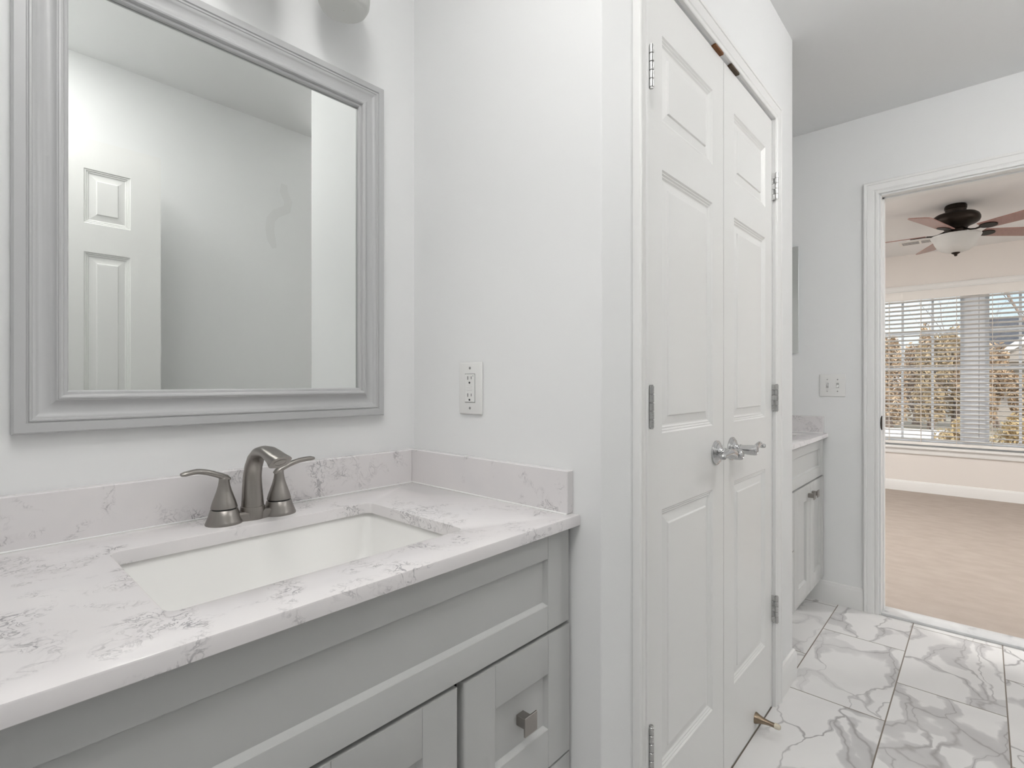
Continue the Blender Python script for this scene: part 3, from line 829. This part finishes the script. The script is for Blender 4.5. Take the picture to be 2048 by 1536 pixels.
b = MB(); b.box(fx0 + 0.0615, fx1 - 0.0615, YB - 0.0052, YB - 0.002, fz0 + 0.0615, fz1 - 0.0615)
b.build('mirror_glass', M['mirror'], mr, smooth=0)

# ------------------------------------------------------------------ vanity light above the mirror (mostly out of frame)
vl = thing('vanity_light', 'white glass shade light bar on the wall above the mirror', 'light fixture', (0.403, YB, 2.16))
b = MB(); b.box(0.12, 0.69, YB - 0.026, YB - 0.001, 2.125, 2.205, 0.006, 2); b.build('back_plate', M['nickel'], vl)
for x in (0.213, 0.403, 0.593):
    b = MB(); b.tube([(x, YB - 0.026, 2.165), (x, YB - 0.06, 2.170), (x, YB - 0.088, 2.150), (x, YB - 0.097, 2.110)], 0.008, 12)
    b.lathe([(0.030, 2.085), (0.030, 2.100), (0.012, 2.115)], (x, YB - 0.097, 0), 'z', 24)
    arm = b.build('arm', M['nickel'], vl)
    b = MB()
    b.lathe([(0.027, 2.098), (0.030, 2.090), (0.044, 2.080), (0.053, 2.062), (0.0560, 2.030), (0.0562, 1.985), (0.0545, 1.970), (0.0490, 1.960), (0.0400, 1.956), (0.028, 1.9553), (0.001, 1.955),
             (0.001, 1.958), (0.039, 1.959), (0.047, 1.963), (0.0518, 1.972), (0.0532, 1.986), (0.0530, 2.030), (0.050, 2.060), (0.042, 2.076), (0.027, 2.086)], (x, YB - 0.097, 0), 'z', 40, False, False)
    b.build('glass_shade', M['frosted'], vl, smooth=60)

# ------------------------------------------------------------------ electrical plates
ol = thing('outlet', 'white outlet plate with test buttons on the wall right of the mirror', 'outlet', (XO, 0.9095, 1.123))
oy, oz = 0.9095, 1.1235
b = MB(); b.box(XO - 0.0062, XO - 0.0004, oy - 0.0400, oy + 0.0400, oz - 0.0625, oz + 0.0625, 0.0035, 3); b.build('cover_plate', M['plate'], ol)
b = MB(); b.box(XO - 0.0078, XO - 0.0055, oy - 0.0168, oy + 0.0168, oz - 0.0335, oz + 0.0335, 0.0008, 1); rec = b.build('receptacle', M['plate'], ol)
b = MB(); b.box(XO - 0.0064, XO - 0.0058, oy - 0.0176, oy + 0.0176, oz - 0.0345, oz + 0.0345); o = b.build('gap_line', M['slot'], ol); o['label'] = 'dark gap around the receptacle'
for s in (-1, 1):
    b = MB(); zc = oz + s * 0.0205
    b.box(XO - 0.0082, XO - 0.0076, oy + 0.0052, oy + 0.0068, zc - 0.0005, zc + 0.0080); b.box(XO - 0.0082, XO - 0.0076, oy - 0.0068, oy - 0.0054, zc + 0.0008, zc + 0.0075)
    b.lathe([(0.0026, -0.0003), (0.0026, 0.0003)], (XO - 0.0079, oy, zc - 0.0075), 'x', 14)
    o = b.build('plug_slots', M['slot'], rec); o['label'] = 'dark plug slots'
for s in (-1, 1):
    b = MB(); b.box(XO - 0.0088, XO - 0.0076, oy - 0.0078, oy + 0.0078, oz + s * 0.0034 - 0.0024, oz + s * 0.0034 + 0.0024, 0.0004, 1)
    o = b.build('test_button', M['plate'], rec)
b = MB(); b.box(XO - 0.0082, XO - 0.0077, oy - 0.0126, oy - 0.0112, oz + 0.0283, oz + 0.0300); o = b.build('indicator_light', M['slot'], rec)
for s in (-1, 1):
    b = MB(); b.lathe([(0.0032, 0.0), (0.0030, -0.0010), (0.001, -0.0013)], (XO - 0.0061, oy, oz + s * 0.0480), 'x', 14); b.build('screw', M['steel'], ol)

sw = thing('light_switch', 'white double toggle switch plate beside the bedroom doorway', 'light switch', (XF, 0.574, 1.122))
sy, sz = 0.574, 1.122
b = MB(); b.box(XF - 0.0058, XF - 0.0004, sy - 0.058, sy + 0.058, sz - 0.0575, sz + 0.0575, 0.003, 3); b.build('switch_plate', M['plate'], sw)
for s, up in ((1, 1), (-1, -1)):
    yc = sy + s * 0.023
    b = MB(); b.box(XF - 0.0064, XF - 0.0056, yc - 0.0055, yc + 0.0055, sz - 0.0125, sz + 0.0125, 0.0004, 1); o = b.build('toggle_slot', M['greyplastic'], sw); o['label'] = 'grey toggle slot'
    b = MB(); b.tube([(XF - 0.004, yc, sz), (XF - 0.010, yc, sz + up * 0.004), (XF - 0.016, yc, sz + up * 0.009)], [0.0052, 0.0046, 0.0038], 10); b.build('toggle', M['plate'], sw)
    for q in (-1, 1):
        b = MB(); b.lathe([(0.0032, 0.0), (0.0030, -0.0010), (0.001, -0.0013)], (XF - 0.0057, yc, sz + q * 0.0302), 'x', 12); b.build('screw', M['steel'], sw)

# ------------------------------------------------------------------ medicine cabinet on the far wall
mc = thing('medicine_cabinet', 'flat mirrored medicine cabinet on the far wall above the far vanity', 'medicine cabinet', (XF, 0.94, 1.295))
b = MB(); b.box(XF - 0.016, XF - 0.0005, 0.735, 1.100, 1.299, 1.859); b.build('cabinet_frame', M['white'], mc)
b = MB(); b.box(XF - 0.0215, XF - 0.0165, 0.7270, 1.106, 1.293, 1.864, 0.001, 1); b.build('mirror_door', M['mirror'], mc, smooth=0)

# ------------------------------------------------------------------ bedroom window, blind, trim
WM = 0.060       # centre of the mullion between the two window units
xw = XB + 0.075
def window(name, label, y0, y1):
    b = MB(); f = 0.045
    b.box(xw - 0.03, xw + 0.05, y0, y0 + f, WZ0, WZ1); b.box(xw - 0.03, xw + 0.05, y1 - f, y1, WZ0, WZ1)
    b.box(xw - 0.03, xw + 0.05, y0 + f, y1 - f, WZ0, WZ0 + f); b.box(xw - 0.03, xw + 0.05, y0 + f, y1 - f, WZ1 - f, WZ1)
    w = struct(b.build(name, M['white']), label, 'window')
    zm = 1.279; gy0, gy1 = y0 + f, y1 - f
    for nm, za, zb, xs in (('upper_sash', zm - 0.016, WZ1 - f, xw + 0.024), ('lower_sash', WZ0 + f, zm + 0.016, xw)):
        b = MB(); q = 0.032
        b.box(xs - 0.014, xs + 0.014, gy0, gy0 + q, za, zb); b.box(xs - 0.014, xs + 0.014, gy1 - q, gy1, za, zb)
        b.box(xs - 0.014, xs + 0.014, gy0 + q, gy1 - q, za, za + q); b.box(xs - 0.014, xs + 0.014, gy0 + q, gy1 - q, zb - q, zb)
        for k in (1, 2):
            yy = gy0 + (gy1 - gy0) * k / 3.0
            b.box(xs - 0.006, xs + 0.006, yy - 0.010, yy + 0.010, za + q, zb - q)
        zz = (za + zb) / 2
        b.box(xs - 0.0062, xs + 0.0062, gy0 + q, gy1 - q, zz - 0.010, zz + 0.010)
        sh = b.build(nm, M['white'], w)
        b = MB(); b.box(xs - 0.0015, xs + 0.0015, gy0 + q * 0.6, gy1 - q * 0.6, za + q * 0.6, zb - q * 0.6)
        b.build('glass_pane', M['glass'], sh, smooth=0)
    return w
window('window_1', 'left double hung window unit behind the blind', WM + 0.030, WY1)
window('window_2', 'right double hung window unit behind the blind', WY0, WM - 0.030)
b = MB(); b.box(xw - 0.035, xw + 0.055, WM - 0.030, WM + 0.030, WZ0, WZ1)
struct(b.build('trim_6', M['white']), 'white mullion post between the two bedroom windows', 'trim')
win_place = lambda u, h, z: (XB - h, u, z)
o = casing('trim_7', WY0, WY1, WZ1, win_place, 0.057, z0=WZ0).build('trim_7', M['trim'], smooth=25)
struct(o, 'white casing around the bedroom window', 'trim')
b = MB(); b.box(XB - 0.045, XB + 0.045, WY0 - 0.09, WY1 + 0.09, WZ0 - 0.026, WZ0, 0.006, 3)
b.box(XB - 0.019, XB, WY0 - 0.057, WY1 + 0.057, WZ0 - 0.080, WZ0 - 0.026, 0.004, 2)
struct(b.build('trim_8', M['trim']), 'white stool and apron below the bedroom window', 'window sill')
# jamb lining hides the wall thickness
b = MB(); b.box(XB, XB + 0.045, WY0, WY0 + 0.012, WZ0, WZ1); b.box(XB, XB + 0.045, WY1 - 0.012, WY1, WZ0, WZ1); b.box(XB, XB + 0.045, WY0 + 0.012, WY1 - 0.012, WZ1 - 0.012, WZ1)
struct(b.build('trim_9', M['trim']), 'white jamb lining of the bedroom window', 'trim')

bl = thing('window_blind', 'white horizontal slat blind across the bedroom window', 'blind', (XB + 0.012, WM, WZ0))
by0, by1 = WY0 + 0.018, WY1 - 0.018
b = MB(); b.box(XB - 0.018, XB - 0.004, WY0 + 0.004, WY1 - 0.004, 1.984, WZ1 - 0.001, 0.003, 2)
b.build('valance', M['slat'], bl)
b = MB(); b.box(XB - 0.0035, XB + 0.042, by0, by1, 2.015, 2.062); b.build('head_rail', M['slat'], bl)
b = MB(); tilt = math.radians(14); ns = 33; step = (1.975 - 0.555) / (ns - 1)
xc = XB + 0.018
for i in range(ns):
    z = 0.555 + i * step
    w = 0.0245
    sec = []
    for k in range(7):
        u = -w + 2 * w * k / 6.0
        sec.append((u, 0.0022 * (1 - (u / w) ** 2)))
    pts = [(xc + u * math.cos(tilt) + 0 * v, z - u * math.sin(tilt) + v) for u, v in sec] + [(xc + u * math.cos(tilt), z - u * math.sin(tilt) + v - 0.0034) for u, v in reversed(sec)]
    A = [b.bm.verts.new((px, by0, pz)) for px, pz in pts]; B = [b.bm.verts.new((px, by1, pz)) for px, pz in pts]
    n_ = len(pts)
    for q in range(n_): b.bm.faces.new((A[q], A[(q + 1) % n_], B[(q + 1) % n_], B[q]))
    b.bm.faces.new(A[::-1]); b.bm.faces.new(B)
b.build('slats', M['slat'], bl)
b = MB(); b.box(XB - 0.006, XB + 0.042, by0, by1, 0.499, 0.528, 0.004, 2); b.build('bottom_rail', M['slat'], bl)
for yy in (0.735, 0.470, 0.193, -0.068, -0.335, -0.62):
    b = MB()
    for xx in (xc - 0.0262, xc + 0.0262):
        b.tube([(xx, yy, 0.525), (xx, yy, 2.02)], 0.0022, 6)
    b.build('ladder_cord', M['cord'], bl)
for yy in (0.088, 0.028):
    b = MB(); b.tube([(xc + 0.029, yy, 0.60), (xc + 0.029, yy, 2.02)], 0.0028, 6); o = b.build('lift_cord', M['cordgrey'], bl); o['label'] = 'grey lift cord'

# ------------------------------------------------------------------ ceiling vent in the bedroom
cv = thing('ceiling_vent', 'white slotted air vent in the bedroom ceiling beside the fan', 'vent', (6.17, 0.435, ZC))
b = MB(); b.box(6.095, 6.245, 0.275, 0.595, ZC - 0.006, ZC - 0.0005, 0.002, 1); b.build('vent_plate', M['slat'], cv)
for y0, y1 in ((0.300, 0.427), (0.443, 0.570)):
    b = MB()
    for k in range(5):
        xk = 6.118 + k * 0.024
        b.box(xk, xk + 0.010, y0, y1, ZC - 0.0072, ZC - 0.0055)
    o = b.build('louver_slots', M['cordgrey'], cv); o['label'] = 'grey louver slots'

# ------------------------------------------------------------------ ceiling fan
FX, FY = 5.08, 0.150
fan = thing('ceiling_fan', 'dark bronze ceiling fan with wooden blades and a white glass bowl light', 'ceiling fan', (FX, FY, ZC))
b = MB(); b.lathe([(0.060, ZC - 0.0005), (0.066, ZC - 0.012), (0.0655, ZC - 0.030), (0.062, ZC - 0.034), (0.062, ZC - 0.060), (0.055, ZC - 0.072), (0.030, ZC - 0.076)], (FX, FY, 0), 'z', 40)
b.build('canopy', M['bronze'], fan)
b = MB(); b.lathe([(0.030, 2.396), (0.095, 2.395), (0.118, 2.389), (0.134, 2.376), (0.142, 2.356), (0.142, 2.340), (0.136, 2.325), (0.118, 2.312), (0.094, 2.302), (0.072, 2.290), (0.068, 2.280), (0.060, 2.276)], (FX, FY, 0), 'z', 48)
b.build('motor_housing', M['bronze'], fan, smooth=50)
b = MB(); b.lathe([(0.060, 2.277), (0.064, 2.268), (0.064, 2.240), (0.056, 2.226), (0.050, 2.222)], (FX, FY, 0), 'z', 36)
b.build('switch_housing', M['bronze'], fan)
BA = [20, 92, 164, 236, 308]
for a in BA:
    ang = math.radians(a); dr = Vector((math.cos(ang), math.sin(ang), 0)); sd_ = Vector((-math.sin(ang), math.cos(ang), 0))
    pit = math.radians(-12); lat = sd_ * math.cos(pit) + Vector((0, 0, 1)) * math.sin(pit); nrm = Vector((0, 0, 1)) * math.cos(pit) - sd_ * math.sin(pit)
    o0 = Vector((FX, FY, 2.250))
    b = MB()
    b.tube([o0 + dr * 0.055 + Vector((0, 0, 0.022)), o0 + dr * 0.10 + Vector((0, 0, 0.002)), o0 + dr * 0.135 + Vector((0, 0, -0.004)), o0 + dr * 0.17], [(0.010, 0.006), (0.009, 0.006), (0.012, 0.005), (0.018, 0.004)], 12, side=sd_)
    out = []
    for i in range(20):
        t_ = 2 * math.pi * i / 20
        out.append((0.215 + 0.055 * math.cos(t_), 0.040 * math.sin(t_)))
    b.loops([[o0 + dr * u + lat * v + nrm * h for u, v in out] for h in (-0.004, 0.001)])
    iron = b.build('blade_iron', M['bronze'], fan)
    b = MB(); poly = []
    L0, L1, w0, w1 = 0.175, 0.645, 0.052, 0.070
    poly = [(L0, -w0), (L1 - 0.03, -w1)]
    for i in range(5):
        t_ = -math.pi / 2 + math.pi / 2 * i / 4
        poly.append((L1 - 0.03 + 0.03 * math.cos(t_), -w1 + 0.03 + 0.03 * math.sin(t_)))
    for i in range(5):
        t_ = math.pi / 2 * i / 4
        poly.append((L1 - 0.03 + 0.03 * math.cos(t_), w1 - 0.03 + 0.03 * math.sin(t_)))
    poly += [(L0, w0)]
    b.loops([[o0 + dr * u + lat * v + nrm * h for u, v in poly] for h in (0.0015, 0.0075)])
    b.build('blade', M['blade'], fan)
b = MB()
b.lathe([(0.147, 2.232), (0.149, 2.226), (0.143, 2.214), (0.132, 2.196), (0.122, 2.170), (0.106, 2.142), (0.080, 2.120), (0.045, 2.108), (0.010, 2.105),
         (0.010, 2.108), (0.044, 2.112), (0.078, 2.124), (0.103, 2.145), (0.118, 2.172), (0.128, 2.197), (0.139, 2.216), (0.144, 2.228)], (FX, FY, 0), 'z', 48, False, False)
bowl = b.build('glass_bowl', M['frosted'], fan, smooth=60)
b = MB(); b.lathe([(0.004, 2.225), (0.004, 2.112)], (FX, FY, 0), 'z', 10)
b.lathe([(0.004, 2.112), (0.026, 2.1055), (0.024, 2.100), (0.011, 2.092), (0.009, 2.086), (0.010, 2.082), (0.003, 2.078)], (FX, FY, 0), 'z', 24)
o = b.build('finial', M['bronze'], fan); o['label'] = 'bronze finial under the bowl'

# ------------------------------------------------------------------ fill lights added out of view to brighten the rooms
def fill_light(x, y, r, key, label):
    t = thing('fill_light', label, 'ceiling light', (x, y, ZC))
    b = MB(); b.lathe([(r + 0.012, ZC - 0.0005), (r + 0.014, ZC - 0.010), (r + 0.008, ZC - 0.018), (r, ZC - 0.018), (r, ZC - 0.0005)], (x, y, 0), 'z', 40, False, False)
    b.build('rim', M['trim'], t)
    b = MB(); b.lathe([(r - 0.001, ZC - 0.014), (r * 0.8, ZC - 0.024), (r * 0.4, ZC - 0.030), (0.004, ZC - 0.031)], (x, y, 0), 'z', 40, True, True)
    b.build('diffuser', M['fill_' + key], t)
def globe_fill(x, y, r, key, label):
    t = thing('fill_light', label, 'ceiling light', (x, y, ZC))
    b = MB(); b.lathe([(0.055, ZC - 0.0005), (0.058, ZC - 0.012), (0.045, ZC - 0.022), (0.040, ZC - 0.045), (0.030, ZC - 0.050)], (x, y, 0), 'z', 32)
    b.build('holder', M['nickel'], t)
    b = MB(); zc = ZC - 0.045 - r
    b.lathe([(max(0.002, r * math.sin(math.pi * i / 20)), zc + r * math.cos(math.pi * i / 20)) for i in range(1, 21)], (x, y, 0), 'z', 32)
    b.build('glass_globe', M['fill_' + key], t)
for k, v in FILL.items():
    M['fill_' + k] = fillmat('fill_glow_' + k, v, (1.0, 0.985, 0.965) if k != 'bedroom' else (1.0, 0.985, 0.965))
fill_light(0.055, 0.03, 0.19, 'vanity', 'added round fill light on the ceiling beside the near vanity')  # added, stands in for flash bounced off the ceiling
fill_light(0.20, 0.42, 0.15, 'counter', 'added round fill light on the ceiling above the near sink counter')  # added to spread the vanity light more evenly
globe_fill(1.64, -0.66, 0.11, 'passage', 'added white globe fill light in front of the closet doors')  # added to brighten the closet doors and the ceiling
globe_fill(2.3, -1.65, 0.12, 'alcove', 'added white globe fill light deep in the added alcove opposite the closet')  # added frontal fill for the closet side
fill_light(-0.85, 0.10, 0.19, 'hall', 'added round fill light in the hall outside the bathroom')  # added fill from behind the camera
fill_light(4.4, -1.55, 0.17, 'bedroom', 'added round fill light on the ceiling in the bedroom, right of the doorway view')  # added to brighten the bedroom
fill_light(4.4, 1.75, 0.17, 'bedroom', 'added round fill light on the ceiling in the bedroom, left of the doorway view')  # added bedroom fill on the other side

# ------------------------------------------------------------------ outdoors
GZ = -0.55
b = MB(); b.box(XB + 0.16, 70, -30, 40, GZ - 0.3, GZ)
struct(b.build('ground', M['lawn'], smooth=0), 'brown winter lawn outside the bedroom window', 'lawn')
b = MB(); b.box(20.0, 23.2, 0.9, 9.0, GZ - 0.05, GZ + 0.04, 0.02, 1)
tag(b.build('patio', M['paver'], smooth=0), 'pale paved patio strip beyond the lawn at lower left of the window', 'patio')

rnd = random.Random(7)
def shrub(name, label, cat, x, y, h, r, mat, n=1500, leaf=0.07, group=None, seed=1):
    rr = random.Random(seed)
    t = thing(name, label, cat, (x, y, GZ), group)
    b = MB()
    blobs = [(x + rr.uniform(-0.5, 0.5) * r, y + rr.uniform(-0.6, 0.6) * r, GZ + h * rr.uniform(0.25, 0.8), rr.uniform(0.35, 0.6) * r) for _ in range(9)]
    for _ in range(n):
        bx, by, bz, br_ = rr.choice(blobs)
        u, v = rr.uniform(-1, 1), rr.uniform(0, 2 * math.pi); q = math.sqrt(1 - u * u); rad = br_ * (0.55 + 0.45 * rr.random())
        c = Vector((bx + rad * q * math.cos(v), by + rad * q * math.sin(v), max(GZ + 0.05, bz + rad * u * h / (2.2 * r))))
        a1 = Vector((rr.uniform(-1, 1), rr.uniform(-1, 1), rr.uniform(-1, 1))).normalized() * leaf
        a2 = Vector((rr.uniform(-1, 1), rr.uniform(-1, 1), rr.uniform(-1, 1))).normalized() * leaf * 0.6
        b.bm.faces.new([b.bm.verts.new(c - a1), b.bm.verts.new(c + a2), b.bm.verts.new(c + a1), b.bm.verts.new(c - a2)])
    b.build('foliage', mat, t, smooth=0, recalc=False)
    b = MB()
    for _ in range(7):
        bx, by, bz, br_ = rr.choice(blobs)
        b.tube([(x + rr.uniform(-0.1, 0.1), y + rr.uniform(-0.1, 0.1), GZ), ((x + bx) / 2, (y + by) / 2, (GZ + bz) / 2 + 0.1), (bx, by, bz)], [0.05, 0.035, 0.012], 6)
    b.build('stems', M['bark'], t)
    return t
front = [('far left tan shrub of the front row outside, at the window edge', 2.6, 3.5, 'tan'), ('olive shrub of the front row, second from the left window edge', 1.4, 3.4, 'olive'),
         ('tan shrub of the front row, just left of the window mullion', 0.2, 3.2, 'tan'), ('tan shrub of the front row, seen in the right window', -1.0, 2.3, 'tan')]
for i_, (lb, y, h, mk) in enumerate(front):
    shrub('hedge_shrub', lb, 'shrub', 24.0, y, h, 0.56, M[mk], 3600, 0.085, 'front row of dry shrubs', 20 + i_)
back = [('taller tan shrub of the back row, at the left window edge', 3.45, 4.2, 'tan'), ('taller tan shrub of the back row, second from the left window edge', 2.0, 4.2, 'tan'),
        ('taller olive shrub of the back row, third from the left window edge', 0.8, 3.9, 'olive'), ('taller tan shrub of the back row, behind the window mullion', -0.4, 3.2, 'tan')]
for i_, (lb, y, h, mk) in enumerate(back):
    shrub('hedge_shrub', lb, 'shrub', 26.5, y, h, 0.56, M[mk], 3600, 0.085, 'back row of dry shrubs', 30 + i_)
shrub('golden_shrub', 'low golden shrub close to the window, left of the mullion', 'shrub', 13.5, 0.42, 1.05, 0.45, M['gold'], 1500, 0.045, 'golden shrubs near the window', 8)
shrub('golden_shrub', 'low golden shrub close to the window at the right edge', 'shrub', 13.0, -0.42, 1.25, 0.45, M['gold'], 1500, 0.045, 'golden shrubs near the window', 9)

def tree(label, x, y, h, seed, lean=0.0):
    rr = random.Random(seed)
    b = MB()
    def grow(p, d, l, r, depth):
        pts = [p]; rads = [r]; q = p
        for i in range(3):
            d = (d + Vector((rr.uniform(-1, 1), rr.uniform(-1, 1), rr.uniform(-0.5, 0.9))) * 0.22).normalized()
            q = q + d * l / 3; pts.append(q); rads.append(r * (1 - 0.14 * (i + 1)))
        b.tube(pts, rads, 5 if depth > 1 else 8)
        if depth < 4:
            for k in range(3 if depth < 3 else 2):
                nd = (d + Vector((rr.uniform(-1, 1), rr.uniform(-1, 1), rr.uniform(-0.1, 0.8))) * 0.9).normalized()
                grow(rr.choice(pts[1:]), nd, l * rr.uniform(0.6, 0.8), rads[-1] * 0.62, depth + 1)
    grow(Vector((x, y, GZ)), Vector((0, lean, 1)).normalized(), h * 0.45, 0.11, 0)
    tag(b.build('bare_tree', M['bark']), label, 'tree', 'bare trees outside the window')
tree('bare tree with thin branches behind the right window', 20.0, -1.7, 6.5, 11, 0.25)
tree('bare tree with fine twigs above the tan shrubs behind the left window', 29.5, 1.3, 7.5, 12)

hs = thing('house', 'neighbouring house with a dark shingle roof and white gable trim seen in the right window', 'house', (34, -5.0, GZ))
b = MB(); b.box(31.5, 39, -11, 0.2, GZ, 2.2); b.build('walls', M['siding'], hs)
b = MB(); b.prism([(31.1, 2.1), (35.2, 4.3), (39.4, 2.1), (39.4, 2.0), (35.2, 4.15), (31.1, 2.0)], 'y', -11.4, 0.6)
b.build('roof', M['roof'], hs, smooth=0)
b = MB(); b.prism([(-4.6, 2.0), (-2.3, 3.65), (0.0, 2.0)], 'x', 29.8, 33.4); g = b.build('gable', M['siding'], hs, smooth=0)
b = MB()
b.prism([(-0.05, 1.85), (-2.3, 3.5), (-4.55, 1.85), (-4.8, 1.95), (-2.3, 3.8), (0.2, 1.95)], 'x', 29.6, 29.9)
b.build('rake_board', M['housetrim'], g, smooth=0)
